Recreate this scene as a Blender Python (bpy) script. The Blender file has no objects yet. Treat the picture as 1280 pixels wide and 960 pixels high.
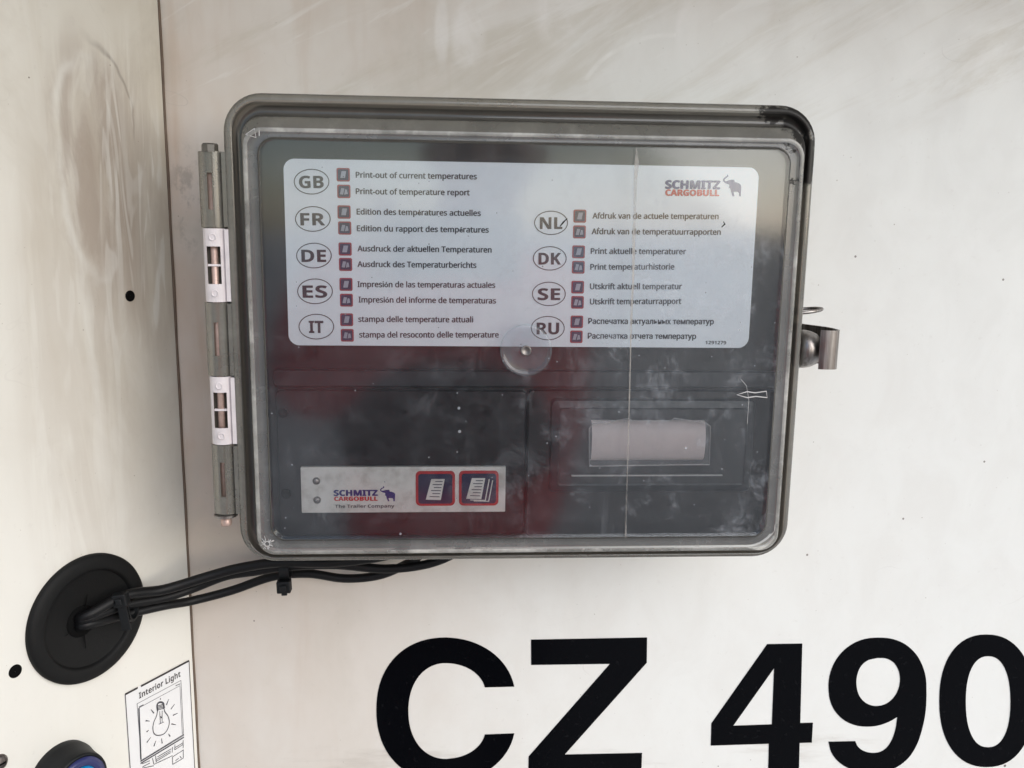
import bpy, bmesh, math, random
from mathutils import Vector, Matrix
sc = bpy.context.scene
COL = sc.collection
R = math.radians

# ------------------------------------------------------------------ camera
F_PX = 1100.0                       # focal length in pixels of the 1280 px wide photograph
YAW, PITCH, ROLL = R(3.68), R(10.06), R(-0.83)
CAM = Vector((0.0, -0.60, 0.0))
fwd = Vector((math.sin(YAW)*math.cos(PITCH), math.cos(YAW)*math.cos(PITCH), -math.sin(PITCH)))
r0 = Vector((math.cos(YAW), -math.sin(YAW), 0.0)); d0 = fwd.cross(r0)
RT = r0*math.cos(ROLL) + d0*math.sin(ROLL); DN = -r0*math.sin(ROLL) + d0*math.cos(ROLL)
cam = bpy.data.cameras.new('camera'); cam.sensor_width = 36.0; cam.lens = F_PX/1280*36.0
cam.clip_start = 0.005; cam.clip_end = 1000
cob = bpy.data.objects.new('camera', cam); COL.objects.link(cob)
M = Matrix.Identity(4)
for i in range(3):
    M[i][0] = RT[i]; M[i][1] = -DN[i]; M[i][2] = -fwd[i]; M[i][3] = CAM[i]
cob.matrix_world = M
sc.camera = cob

# ------------------------------------------------------------------ light
SUN_EL, SUN_AZ = R(30), R(42)       # soft daylight from the right, in front of the wall
SDIR = Vector((math.sin(SUN_AZ)*math.cos(SUN_EL), -math.cos(SUN_AZ)*math.cos(SUN_EL), math.sin(SUN_EL)))
w = bpy.data.worlds.new('World'); sc.world = w; w.use_nodes = True
nt = w.node_tree; bg = nt.nodes['Background']
sky = nt.nodes.new('ShaderNodeTexSky'); sky.sky_type = 'NISHITA'; sky.sun_disc = False
sky.sun_elevation = SUN_EL; sky.sun_rotation = math.atan2(SDIR.x, SDIR.y)
sky.air_density = 1.0; sky.dust_density = 1.0
nt.links.new(sky.outputs[0], bg.inputs[0]); bg.inputs[1].default_value = 0.12
sl = bpy.data.lights.new('sun', 'SUN'); sl.energy = 2.4; sl.angle = R(75); sl.color = (1, .98, .955)
so = bpy.data.objects.new('sun', sl); COL.objects.link(so)
so.rotation_euler = SDIR.to_track_quat('Z', 'Y').to_euler()
sc.view_settings.view_transform = 'Standard'; sc.view_settings.look = 'None'
sc.view_settings.exposure = 0.45; sc.view_settings.gamma = 1.0
sc.cycles.max_bounces = 12; sc.cycles.transparent_max_bounces = 16

# ------------------------------------------------------------------ geometry helpers
class Plane:
    """a flat surface with its own 2D metres (a,b); px() meets it with the ray of a photograph pixel"""
    def __init__(s, o, u, v):
        s.o, s.u, s.v = Vector(o), Vector(u).normalized(), Vector(v).normalized()
        s.n = s.u.cross(s.v).normalized()
        if s.n.dot(CAM - s.o) < 0: s.n = -s.n
    def px(s, x, y):
        d = fwd*F_PX + RT*(x-640) + DN*(y-480)
        p = CAM + d*((s.o-CAM).dot(s.n)/d.dot(s.n)) - s.o
        return (p.dot(s.u), p.dot(s.v))
    def w(s, a, b, h=0.0): return s.o + s.u*a + s.v*b + s.n*h
    def pw(s, x, y, h=0.0):
        a, b = s.px(x, y); return s.w(a, b, h)
def zp(y): return Plane((0, y, 0), (1, 0, 0), (0, 0, 1))
def P(x, y, d): return zp(d).pw(x, y)

class MB:
    def __init__(s): s.v, s.f, s.m, s.s = [], [], [], []
    def add(s, vs, fs, mi=0, smooth=False):
        b = len(s.v); s.v += [tuple(v) for v in vs]
        for f in fs: s.f.append([i+b for i in f]); s.m.append(mi); s.s.append(smooth)
        return s
    def build(s, name, mats, parent=None, bevel=0, seg=2, origin=None):
        me = bpy.data.meshes.new(name); me.from_pydata(s.v, [], s.f)
        if not isinstance(mats, (list, tuple)): mats = [mats]
        for m in mats: me.materials.append(m)
        for p, mi, sm in zip(me.polygons, s.m, s.s): p.material_index = mi; p.use_smooth = sm
        bm = bmesh.new(); bm.from_mesh(me)
        bmesh.ops.remove_doubles(bm, verts=bm.verts, dist=1e-7)
        bmesh.ops.recalc_face_normals(bm, faces=bm.faces)
        bm.to_mesh(me); bm.free()
        o = bpy.data.objects.new(name, me); COL.objects.link(o)
        if origin is not None:
            me.transform(Matrix.Translation(-Vector(origin))); o.location = origin
        if bevel:
            b = o.modifiers.new('b', 'BEVEL'); b.width = bevel; b.segments = seg; b.limit_method = 'ANGLE'; b.angle_limit = R(40)
        if parent is not None:
            o.parent = parent; bpy.context.view_layer.update()
            o.matrix_parent_inverse = parent.matrix_world.inverted()
        return o
    # shapes
    def box(s, lo, hi, mi=0, fr=None):
        x0, y0, z0 = lo; x1, y1, z1 = hi
        vs = [Vector(c) for c in ((x0,y0,z0),(x1,y0,z0),(x1,y1,z0),(x0,y1,z0),(x0,y0,z1),(x1,y0,z1),(x1,y1,z1),(x0,y1,z1))]
        if fr: vs = [fr(v) for v in vs]
        return s.add(vs, [(0,1,2,3),(4,5,6,7),(0,1,5,4),(1,2,6,5),(2,3,7,6),(3,0,4,7)], mi)
    def slab(s, pl, pts, h0, h1, mi=0):
        n = len(pts)
        vs = [pl.w(a, b, h0) for a, b in pts] + [pl.w(a, b, h1) for a, b in pts]
        return s.add(vs, [list(range(n)), list(range(n, 2*n))] + [(i, (i+1) % n, n+(i+1) % n, n+i) for i in range(n)], mi)
    def sheet(s, pl, pts, h, mi=0):
        return s.add([pl.w(a, b, h) for a, b in pts], [list(range(len(pts)))], mi)
    def ribbon(s, pl, pts, wd, h, mi=0, closed=False, th=0.0):
        pts = [Vector(p) for p in pts]; n = len(pts); L, Rr = [], []
        for i in range(n):
            a = pts[(i-1) % n] if (closed or i > 0) else pts[i]
            b = pts[(i+1) % n] if (closed or i < n-1) else pts[i]
            t = (b-a).normalized(); nn = Vector((-t.y, t.x))
            ww = wd[i] if isinstance(wd, (list, tuple)) else wd
            L.append(pts[i]+nn*ww/2); Rr.append(pts[i]-nn*ww/2)
        k = n if closed else n-1
        vs = [pl.w(p.x, p.y, h) for p in L] + [pl.w(p.x, p.y, h) for p in Rr]
        fs = [(i, (i+1) % n, n+(i+1) % n, n+i) for i in range(k)]
        return s.add(vs, fs, mi)
    def tube(s, pts, r, seg=14, mi=0, caps=True):
        pts = [Vector(p) for p in pts]; n = len(pts); vs, fs = [], []
        up = Vector((0, 0, 1)); pt = None
        for i, p in enumerate(pts):
            t = (pts[min(i+1, n-1)]-pts[max(i-1, 0)]).normalized()
            if pt is None:
                a = t.cross(up if abs(t.dot(up)) < .9 else Vector((1, 0, 0))).normalized()
            else:
                a = (a - t*a.dot(t)).normalized()
            pt = t; b = t.cross(a)
            rr = r[i] if isinstance(r, (list, tuple)) else r
            for k in range(seg):
                an = 2*math.pi*k/seg; vs.append(p + (a*math.cos(an)+b*math.sin(an))*rr)
        for i in range(n-1):
            for k in range(seg):
                fs.append((i*seg+k, i*seg+(k+1) % seg, (i+1)*seg+(k+1) % seg, (i+1)*seg+k))
        s.add(vs, fs, mi, True)
        if caps: s.add(vs[:seg], [list(range(seg))], mi); s.add(vs[-seg:], [list(range(seg))], mi)
        return s
    def lathe(s, c, ax, prof, seg=48, mi=0, smooth=True):
        """prof: (radius, height along axis) pairs"""
        c, ax = Vector(c), Vector(ax).normalized()
        a = ax.cross(Vector((0, 0, 1)) if abs(ax.z) < .9 else Vector((1, 0, 0))).normalized(); b = ax.cross(a)
        vs, fs = [], []
        for r, h in prof:
            for k in range(seg):
                an = 2*math.pi*k/seg; vs.append(c+ax*h+(a*math.cos(an)+b*math.sin(an))*max(r, 1e-6))
        for i in range(len(prof)-1):
            for k in range(seg): fs.append((i*seg+k, i*seg+(k+1) % seg, (i+1)*seg+(k+1) % seg, (i+1)*seg+k))
        return s.add(vs, fs, mi, smooth)
    def loops(s, lps, mi=0, smooth=True, cap0=False, cap1=False, mis=None):
        n = len(lps[0]); vs = [v for l in lps for v in l]; b = len(s.v); s.v += [tuple(v) for v in vs]
        for i in range(len(lps)-1):
            for k in range(n):
                s.f.append([b+i*n+k, b+i*n+(k+1) % n, b+(i+1)*n+(k+1) % n, b+(i+1)*n+k]); s.m.append(mis[i] if mis else mi); s.s.append(smooth)
        if cap0: s.f.append([b+k for k in range(n)]); s.m.append(mi); s.s.append(False)
        if cap1: s.f.append([b+(len(lps)-1)*n+k for k in range(n)]); s.m.append(mis[-1] if mis else mi); s.s.append(False)
        return s

def rrect(x0, x1, z0, z1, r, seg=10):
    out = []
    for cx, cz, a0 in ((x1-r, z1-r, 0), (x0+r, z1-r, 90), (x0+r, z0+r, 180), (x1-r, z0+r, 270)):
        for k in range(seg+1):
            a = R(a0+90*k/seg); out.append((cx+r*math.cos(a), cz+r*math.sin(a)))
    return out
def ellipse(cx, cy, rx, ry, n=40):
    return [(cx+rx*math.cos(2*math.pi*k/n), cy+ry*math.sin(2*math.pi*k/n)) for k in range(n)]
def arc(cx, cy, rx, ry, a0, a1, n=16, p=2.0):
    out = []
    for k in range(n+1):
        a = R(a0+(a1-a0)*k/n); c, d = math.cos(a), math.sin(a)
        out.append((cx+rx*math.copysign(abs(c)**(2/p), c), cy+ry*math.copysign(abs(d)**(2/p), d)))
    return out
def smooth(pts, n=8):
    pts = [Vector(p) for p in pts]; q = [2*pts[0]-pts[1]]+pts+[2*pts[-1]-pts[-2]]; out = []
    for i in range(1, len(q)-2):
        for k in range(n):
            t = k/n; a, b, c, d = q[i-1], q[i], q[i+1], q[i+2]
            out.append(.5*((2*b)+(c-a)*t+(2*a-5*b+4*c-d)*t*t+(3*b-a-3*c+d)*t**3))
    out.append(pts[-1]); return out

def empty(name, loc):
    o = bpy.data.objects.new(name, None); COL.objects.link(o); o.location = loc; o.empty_display_size = .02
    bpy.context.view_layer.update(); return o
def tag(o, label=None, cat=None, group=None, kind=None):
    for k, v in (('label', label), ('category', cat), ('group', group), ('kind', kind)):
        if v: o[k] = v
    return o

# ------------------------------------------------------------------ lettering (the built-in font)
def _ms(t, b):
    o = ''
    for ch in t:
        if 'A' <= ch <= 'Z': o += chr((0x1D5D4 if b else 0x1D5A0)+ord(ch)-65)
        elif 'a' <= ch <= 'z': o += chr((0x1D5EE if b else 0x1D5BA)+ord(ch)-97)
        elif '0' <= ch <= '9': o += chr((0x1D7EC if b else 0x1D7E2)+ord(ch)-48)
        else: o += ch
    return o
def text2d(t, bold=False, off=0.0):
    c = bpy.data.curves.new('t', 'FONT'); c.body = _ms(t, bold); c.size = 1; c.offset = off; c.resolution_u = 3
    o = bpy.data.objects.new('t', c); COL.objects.link(o)
    dg = bpy.context.evaluated_depsgraph_get(); me = o.evaluated_get(dg).to_mesh()
    vs = [(v.co.x, v.co.y) for v in me.vertices]; fs = [tuple(p.vertices) for p in me.polygons]
    o.evaluated_get(dg).to_mesh_clear(); bpy.data.objects.remove(o); bpy.data.curves.remove(c)
    return vs, fs
def put_text(mb, pl, t, p0, p1, cap, h, bold=False, off=0.0, mi=0, shear=0.0):
    if off > 0:
        for k, (dx, dy) in enumerate(((-1, 0), (1, 0), (0, .6), (0, -.6))):
            d = off*cap*1.4; put_text(mb, pl, t, (p0[0]+dx*d, p0[1]+dy*d), (p1[0]+dx*d, p1[1]+dy*d), cap, h+.00004*(k+1), bold, 0.0, mi)
        return
    """text whose baseline runs from pixel p0 to pixel p1 on plane pl; cap = capital height in pixels"""
    vs, fs = text2d(t, bold, off)
    a0, a1 = Vector(pl.px(*p0)), Vector(pl.px(*p1)); b = Vector(pl.px(p0[0], p0[1]-cap))
    u = a1-a0; wd = u.length; u.normalize(); nn = Vector((-u.y, u.x)); hh = abs((b-a0).dot(nn))
    if nn.y < 0: nn = -nn
    x0 = min(v[0] for v in vs); x1 = max(v[0] for v in vs)
    out = []
    for x, y in vs:
        q = a0+u*((x-x0)/(x1-x0)*wd + shear*y/.714*hh)+nn*(y/.714*hh); out.append(pl.w(q.x, q.y, h))
    mb.add(out, fs, mi)

# ------------------------------------------------------------------ material helpers
class G:
    def __init__(s, name):
        s.mat = bpy.data.materials.new(name); s.mat.use_nodes = True; s.nt = s.mat.node_tree
        s.nt.nodes.clear(); s.out = s.nt.nodes.new('ShaderNodeOutputMaterial')
        s.co = s.nt.nodes.new('ShaderNodeNewGeometry').outputs['Position']
    def n(s, t, **kw):
        nd = s.nt.nodes.new(t)
        for k, v in kw.items():
            if k.startswith('i_'):
                k = k[2:]; k = int(k) if k.isdigit() else k.replace('_', ' ')
                if hasattr(v, 'links'): s.nt.links.new(v, nd.inputs[k])
                else: nd.inputs[k].default_value = v
            else: setattr(nd, k, v)
        return nd
    def m(s, op, a, b=0.0, c=0.0, clamp=False):
        return s.n('ShaderNodeMath', operation=op, use_clamp=clamp, i_0=a, i_1=b, i_2=c).outputs[0]
    def noise(s, sc_, det=4, rough=.55, stretch=(1, 1, 1), off=(0, 0, 0), dist=0.0, co=None):
        mp = s.n('ShaderNodeMapping', i_0=co or s.co, i_Location=off, i_Scale=stretch)
        return s.n('ShaderNodeTexNoise', i_Vector=mp.outputs[0], i_Scale=sc_, i_Detail=det, i_Roughness=rough, i_Distortion=dist).outputs[0]
    def ramp(s, v, a, b, lo=0.0, hi=1.0):
        return s.n('ShaderNodeMapRange', interpolation_type='SMOOTHSTEP', i_0=v, i_1=a, i_2=b, i_3=lo, i_4=hi).outputs[0]
    def mix(s, f, a, b):
        nd = s.nt.nodes.new('ShaderNodeMix'); nd.data_type = 'RGBA'
        for sock, v in ((nd.inputs[0], f), (nd.inputs[6], a), (nd.inputs[7], b)):
            if hasattr(v, 'links'): s.nt.links.new(v, sock)
            else: sock.default_value = v if not isinstance(v, tuple) or len(v) == 4 else (*v, 1)
        return nd.outputs[2]
    def pr(s, base, rough=.5, metal=0.0, bump=None, bd=.001, bs=.5, **kw):
        p = s.n('ShaderNodeBsdfPrincipled')
        for k, v in (('Base Color', base), ('Roughness', rough), ('Metallic', metal), *kw.items()):
            if hasattr(v, 'links'): s.nt.links.new(v, p.inputs[k])
            else: p.inputs[k].default_value = (*v, 1) if isinstance(v, tuple) and len(v) == 3 else v
        if bump is not None:
            b = s.n('ShaderNodeBump', i_Height=bump, i_Distance=bd, i_Strength=bs); s.nt.links.new(b.outputs[0], p.inputs['Normal'])
        return p.outputs[0]
    def fin(s, sh): s.nt.links.new(sh, s.out.inputs[0]); return s.mat
    def ms(s, f, a, b): return s.n('ShaderNodeMixShader', i_0=f, i_1=a, i_2=b).outputs[0]
    def xyz(s): 
        q = s.n('ShaderNodeSeparateXYZ', i_0=s.co); return q.outputs
    def dist(s, pt, scale=(1, 1, 1)):
        v = s.n('ShaderNodeVectorMath', operation='SUBTRACT', i_0=s.co, i_1=tuple(pt)).outputs[0]
        v = s.n('ShaderNodeVectorMath', operation='MULTIPLY', i_0=v, i_1=scale).outputs[0]
        return s.n('ShaderNodeVectorMath', operation='LENGTH', i_0=v).outputs['Value']
    def specks(s, scale, thr, dens, off=(0, 0, 0)):
        mp = s.n('ShaderNodeMapping', i_0=s.co, i_Location=off)
        v = s.n('ShaderNodeTexVoronoi', i_Vector=mp.outputs[0], i_Scale=scale)
        sep = s.n('ShaderNodeSeparateColor', i_0=v.outputs['Color']).outputs
        small = s.m('LESS_THAN', v.outputs['Distance'], s.m('MULTIPLY', sep[1], thr))
        return s.m('MULTIPLY', small, s.m('LESS_THAN', sep[0], dens))

def simple(name, base, rough=.5, metal=0.0, var=.15, scale=120, bump=.15, **kw):
    g = G(name); n = g.noise(scale); b2 = tuple(c*(1-var*2) for c in base); b1 = tuple(min(1, c*(1+var)) for c in base)
    return g.fin(g.pr(g.mix(n, b2, b1), rough, metal, g.noise(scale*3), .0004, bump, **kw))

# ------------------------------------------------------------------ key planes
WALL = zp(0.0)
ANG = R(58)
corner = P(225, 480, 0.0)
PD = Vector((-math.cos(ANG), -math.sin(ANG), 0))
SIDE = Plane((corner.x, 0, 0), PD*-1, (0, 0, 1))     # a grows towards the corner

def wall_mat(name, pink, side=False):
    g = G(name); x, y, z = g.xyz()[0], g.xyz()[1], g.xyz()[2]
    n1 = g.noise(5, 5, .6, (1, 1, .6)); n2 = g.noise(22, 6, .65, (1.2, 1.2, .8), (3, 1, 2), .5); n3 = g.noise(160, 4, .6)
    streak = g.noise(30, 5, .6, (1.8, 1.8, .16), (7, 0, 1), .4)
    if side:
        zone = g.m('MULTIPLY', g.ramp(x, corner.x-.10, corner.x+.0, .35, 1), g.ramp(z, -.28, .05, .15, 1))
    else:
        zl = g.ramp(x, -.20, .20, 1, 0); zt = g.ramp(z, .05, .21, 0, .8)
        zone = g.m('MAXIMUM', g.m('MULTIPLY', zl, g.ramp(z, -.36, -.05, .50, 1)), g.m('MULTIPLY', zt, g.ramp(x, -.1, .32, 1, .3)))  # dirt at left and top also holds the wall's painted light falloff
    grime_shade = g.m('MULTIPLY', zone, g.m('ADD', .45, g.m('MULTIPLY', g.ramp(n1, .35, .62), .6)))
    grime_shade = g.m('ADD', grime_shade, g.m('MULTIPLY', g.ramp(streak, .5, .8), g.m('MULTIPLY', zone, .22 if not side else .4)), clamp=True)
    base = g.mix(g.ramp(n2, .3, .75), (.755, .762, .735), (.715, .715, .685))
    if side: base = g.mix(.8, base, (.76, .745, .685))
    c = g.mix(g.m('MULTIPLY', grime_shade, .95), base, pink)
    if side:   # hand-wiped scuffs through the grime
        swc = SIDE.pw(118, 215); warp = g.m('MULTIPLY', g.m('SUBTRACT', g.noise(16, 3), .5), .03)
        d1 = g.m('ADD', g.dist(swc, (1.15, 1.15, .42)), warp)
        body = g.m('MULTIPLY', g.ramp(d1, .040, .022), g.ramp(g.noise(26, 6, .65, (1.6, 1.6, .5), (5, 5, 5), .9), .34, .62))
        c = g.mix(g.m('MULTIPLY', body, .8), c, (.38, .32, .27))
        rim = g.m('MULTIPLY', g.ramp(g.m('ABSOLUTE', g.m('SUBTRACT', d1, .027)), .004, .0), g.ramp(g.noise(20, 4, .6, (1, 1, 1), (2, 2, 2)), .45, .62))
        c = g.mix(g.m('MULTIPLY', rim, .55), c, (.74, .73, .68))
        arc_ = g.m('MULTIPLY', g.ramp(g.m('ABSOLUTE', g.m('SUBTRACT', d1, .034)), .0016, .0), g.ramp(g.m('SUBTRACT', z, swc.z), .012, .03))
        c = g.mix(g.m('MULTIPLY', arc_, g.m('MULTIPLY', g.ramp(x, swc.x-.004, swc.x+.012), .7)), c, (.20, .17, .145))
        for q, (px_, py_, sc3, rr, sg, st) in enumerate(((165, 240, .30, .034, (2.2, 2.2, .22), .8), (185, 300, .30, .034, (1.8, 1.8, .20), .6), (140, 330, .26, .040, (1.5, 1.5, .22), .45), (95, 480, .2, .05, (1.4, 1.4, .2), .3))):
            d2 = g.dist(SIDE.pw(px_, py_), (1, 1, sc3))
            zone2 = g.ramp(d2, rr, rr*.35)
            c = g.mix(g.m('MULTIPLY', g.m('MULTIPLY', zone2, g.ramp(g.noise(26, 5, .65, sg, (q, 8, 1), .8), .40, .62)), st*.8), c, (.40, .34, .28))
            c = g.mix(g.m('MULTIPLY', g.m('MULTIPLY', zone2, g.ramp(g.noise(40, 2, .5, sg, (q, 3, 1), 1.6), .56, .63)), st*.8), c, (.75, .74, .69))
    else:
        rot = g.n('ShaderNodeMapping', i_0=g.co, i_Rotation=(0, R(28), 0)).outputs[0]
        dg_ = g.noise(14, 6, .68, (.35, 1, 1.8), (4, 4, 4), .5, co=rot); up_ = g.ramp(z, .055, .10)
        c = g.mix(g.m('MULTIPLY', g.m('MULTIPLY', g.ramp(dg_, .46, .66), up_), .5), c, (.50, .455, .37))
        dg2 = g.noise(30, 4, .6, (.3, 1, 2.2), (1, 9, 2), .8, co=rot)
        c = g.mix(g.m('MULTIPLY', g.m('MULTIPLY', g.ramp(dg2, .56, .66), up_), .35), c, (.78, .77, .74))
        ctr = P(835, 150, 0)
        d = g.dist(ctr, (1, 1, 1.15)); zc = g.m('GREATER_THAN', z, P(720, 100, 0).z); xc = g.m('LESS_THAN', x, P(845, 40, 0).x)
        a = g.m('MULTIPLY', g.ramp(g.m('ABSOLUTE', g.m('SUBTRACT', g.m('ADD', d, g.m('MULTIPLY', g.m('SUBTRACT', g.noise(20, 2), .5), .006)), .062)), .0026, .0004, 0, 1), g.m('MULTIPLY', zc, xc))
        c = g.mix(g.m('MULTIPLY', a, g.ramp(g.noise(34, 3, .6), .35, .6, .15, .6)), c, (.82, .81, .78))
        for (px_, py_, sx, sz, rr) in ((585, 45, 1, .55, .014), (552, 40, 2.2, .5, .013), (858, 36, 1.6, .6, .014), (700, 20, 1, .8, .02)):
            dd = g.dist(P(px_, py_, 0), (sx, 1, sz)); k = g.m('MULTIPLY', g.ramp(dd, rr, rr*.5), g.ramp(n2, .35, .6))
            c = g.mix(g.m('MULTIPLY', k, .5), c, (.82, .80, .78))
        fu = g.m('MULTIPLY', g.ramp(g.dist(P(235, 250, 0), (1.5, 1, .45)), .022, .008), g.ramp(g.noise(90, 5, .7, (1, 1, .6)), .48, .62))
        c = g.mix(g.m('MULTIPLY', fu, .45), c, (.22, .19, .165))
        lo = g.m('MULTIPLY', g.ramp(g.m('ABSOLUTE', g.m('SUBTRACT', z, P(640, 945, 0).z)), .022, .004), g.ramp(g.noise(26, 5, .65, (.35, 1, 2.2), (1, 0, 9)), .5, .68))
        c = g.mix(g.m('MULTIPLY', lo, .4), c, (.42, .38, .33))
    big = g.noise(9, 6, .65, (1, 1, 1), (11, 4, 6), .7)
    c = g.mix(g.m('MULTIPLY', g.ramp(big, .46, .7), g.m('MULTIPLY', zone, .65)), c, (.47, .43, .36))
    c = g.mix(g.m('MULTIPLY', g.ramp(n3, .62, .72), .12), c, (.45, .42, .38))
    hair = g.m('MULTIPLY', g.ramp(g.m('ABSOLUTE', g.m('SUBTRACT', g.noise(9, 2, .5, (1, 1, 1), (4, 2, 1), .6), .5)), .0022, .0006), g.ramp(g.noise(6, 2, .5, (1, 1, 1), (9, 9, 9)), .58, .66))
    c = g.mix(g.m('MULTIPLY', hair, .07 if side else .2), c, (.3, .27, .24))
    c = g.mix(g.m('MULTIPLY', g.specks(55, .045, .35 if side else .18), .8), c, (.10, .07, .055))
    c = g.mix(g.m('MULTIPLY', g.specks(260, .10, .16 if side else .08, (7, 3, 1)), .35), c, (.30, .25, .20))
    c = g.mix(g.m('MULTIPLY', g.specks(120, .055, .22, (3, 3, 3)), .55), c, (.22, .17, .13))
    c = g.mix(g.m('MULTIPLY', g.specks(26, .028, .3 if side else .16, (6, 1, 3)), .85), c, (.05, .04, .035))
    rgh = g.ramp(n2, .2, .8, .38, .55)
    return g.fin(g.pr(c, rgh, 0, g.m('ADD', g.noise(14, 3, .5), g.m('MULTIPLY', n3, .08)), .0012, .25))
m_wall = wall_mat('wall_paint', (.49, .375, .285))
m_side = wall_mat('side_paint', (.49, .43, .335), True)
m_vinyl = G('black_vinyl'); g = m_vinyl
vc = g.mix(g.m('MULTIPLY', g.ramp(g.noise(220, 4, .6), .62, .7), .3), (.0018, .002, .003), (.02, .02, .022))
m_vinyl = g.fin(g.pr(vc, .18, 0, g.noise(40), .0003, .1, **{'Specular IOR Level': .10}))
m_rubber = simple('black_rubber', (.005, .005, .005), .65, scale=300, bump=.25, **{'Specular IOR Level': .25})
m_cable = simple('cable_sheath', (.003, .003, .0035), .5, scale=200, **{'Specular IOR Level': .3})
m_white = simple('white_nylon', (.72, .67, .68), .4, var=.14, scale=110)
m_steel = G('stainless'); g = m_steel
m_steel = g.fin(g.pr(g.mix(g.ramp(g.noise(170, 4, .6, (1, 1, .04)), .35, .65), (.15, .13, .12), (.42, .40, .385)), g.ramp(g.noise(90), .3, .7, .36, .52), 1.0, g.noise(400, 3), .0002, .3))
m_copper = simple('rusty_pin', (.60, .44, .38), .45, .5, var=.2, scale=250)
m_dark = simple('dark_hole', (.004, .004, .004), .9, **{'Specular IOR Level': .1})
m_device = simple('device_black', (.010, .011, .014), .42, var=.12, scale=60, bump=0)
m_device2 = simple('device_grey', (.022, .025, .030), .45, var=.12, scale=60, bump=0)
m_ink = simple('ink_grey', (.05, .05, .062), .5)
m_inkb = simple('ink_black', (.028, .022, .022), .5)
m_navy = simple('ink_navy', (.012, .022, .20), .45)
m_red = simple('ink_red', (.66, .025, .03), .45)
m_foil = G('foil'); g = m_foil
m_foil = g.fin(g.pr(g.mix(g.ramp(g.noise(40, 5, .6), .4, .75), (.91, .96, 1.0), (.86, .91, .96)), .4))
m_strip = G('strip'); g = m_strip
m_strip = g.fin(g.pr(g.mix(g.ramp(g.noise(60, 5, .65), .42, .72), (.78, .76, .72), (.52, .49, .45)), .45))
m_paper = simple('thermal_paper', (.74, .66, .64), .4, var=.05, scale=50)
m_sticker = simple('sticker_white', (.74, .74, .74), .4, var=.03, scale=60)
m_blue = simple('blue_lens', (.0, .20, .46), .15, var=.1, scale=40)
m_blued = simple('blue_ring', (.03, .035, .12), .2, var=.1, scale=40)
m_button = simple('button_black', (.006, .007, .008), .5, var=.15, scale=150, **{'Specular IOR Level': .3})

def plastic(name, tint, hmin, hmax, hcol, rough=.12, scratch=True, grease=None, iorf=1.5, mott=False):
    """clear or smoky polycarbonate: light passes straight through, tinted, past a film of dirt, under a glossy coat"""
    g = G(name); tr = g.n('ShaderNodeBsdfTransparent', i_0=(*tint, 1)).outputs[0]
    n1 = g.noise(16, 5, .6, off=(1, 0, 2)); n2 = g.noise(70, 5, .65, off=(0, 0, 4))
    hz = g.m('MULTIPLY_ADD', g.ramp(n1, .35, .7), .55, g.m('MULTIPLY', g.ramp(n2, .45, .75), .45))
    hz = g.m('MULTIPLY_ADD', hz, hmax-hmin, hmin)
    if mott:
        blot = g.m('MULTIPLY', g.ramp(g.noise(42, 8, .78, off=(5, 5, 5), dist=.25), .5, .74), g.m('MULTIPLY', g.ramp(g.xyz()[0], -.02, .12, .05, .27), g.ramp(g.xyz()[2], .04, -.03, .15, 1)))
        sm = g.m('MULTIPLY', g.ramp(g.noise(38, 5, .7, (1, 1, .45), (2, 7, 1), .5), .54, .68), .05)
        hz = g.m('ADD', hz, g.m('ADD', blot, sm))
        hz = g.m('MULTIPLY', hz, g.ramp(g.noise(45, 3, .6, off=(9, 2, 2)), .30, .36, .35, 1))
    if scratch:
        sp = g.specks(190, .10, .22); sp2 = g.specks(60, .06, .2, (2, 5, 1))
        ln = g.ramp(g.m('ABSOLUTE', g.m('SUBTRACT', g.noise(14, 2, .5, (1, 1, 1), (8, 1, 3), 1.2), .5)), .0016, .0003)
        ln = g.m('MULTIPLY', ln, g.ramp(g.noise(11, 2, .5, (1, 1, 1), (3, 3, 3)), .55, .62))
        hz = g.m('ADD', hz, g.m('MULTIPLY', g.m('ADD', g.m('ADD', sp, sp2), g.m('MULTIPLY', ln, 0.0 if mott else .5)), .4), clamp=True)
    if mott: hz = g.m('MULTIPLY', hz, g.n('ShaderNodeMath', operation='LESS_THAN', i_0=g.xyz()[1], i_1=-.1000).outputs[0])
    df = g.pr(hcol, .6)
    sh = g.ms(hz, tr, df)
    fr = g.n('ShaderNodeFresnel', i_IOR=iorf).outputs[0]
    bp = g.n('ShaderNodeBump', i_Height=g.noise(9, 2), i_Distance=.002, i_Strength=.15).outputs[0]
    gl = g.n('ShaderNodeBsdfGlossy', i_Roughness=rough, i_Normal=bp).outputs[0]
    sh = g.ms(fr, sh, gl)
    if grease is not None:
        nn = g.m('MULTIPLY', g.m('SUBTRACT', g.noise(140, 6, .7), .5), .034)
        k = None
        for pt, sca, rad in grease:
            d = g.m('ADD', g.dist(pt, sca), nn); kk = g.ramp(d, rad*1.1, rad*.75); k = kk if k is None else g.m('MAXIMUM', k, kk)
        sh = g.ms(g.m('MULTIPLY', k, .9), sh, g.pr((.006, .005, .005), .45, **{'Specular IOR Level': .2}))
    return g.fin(sh)

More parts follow.
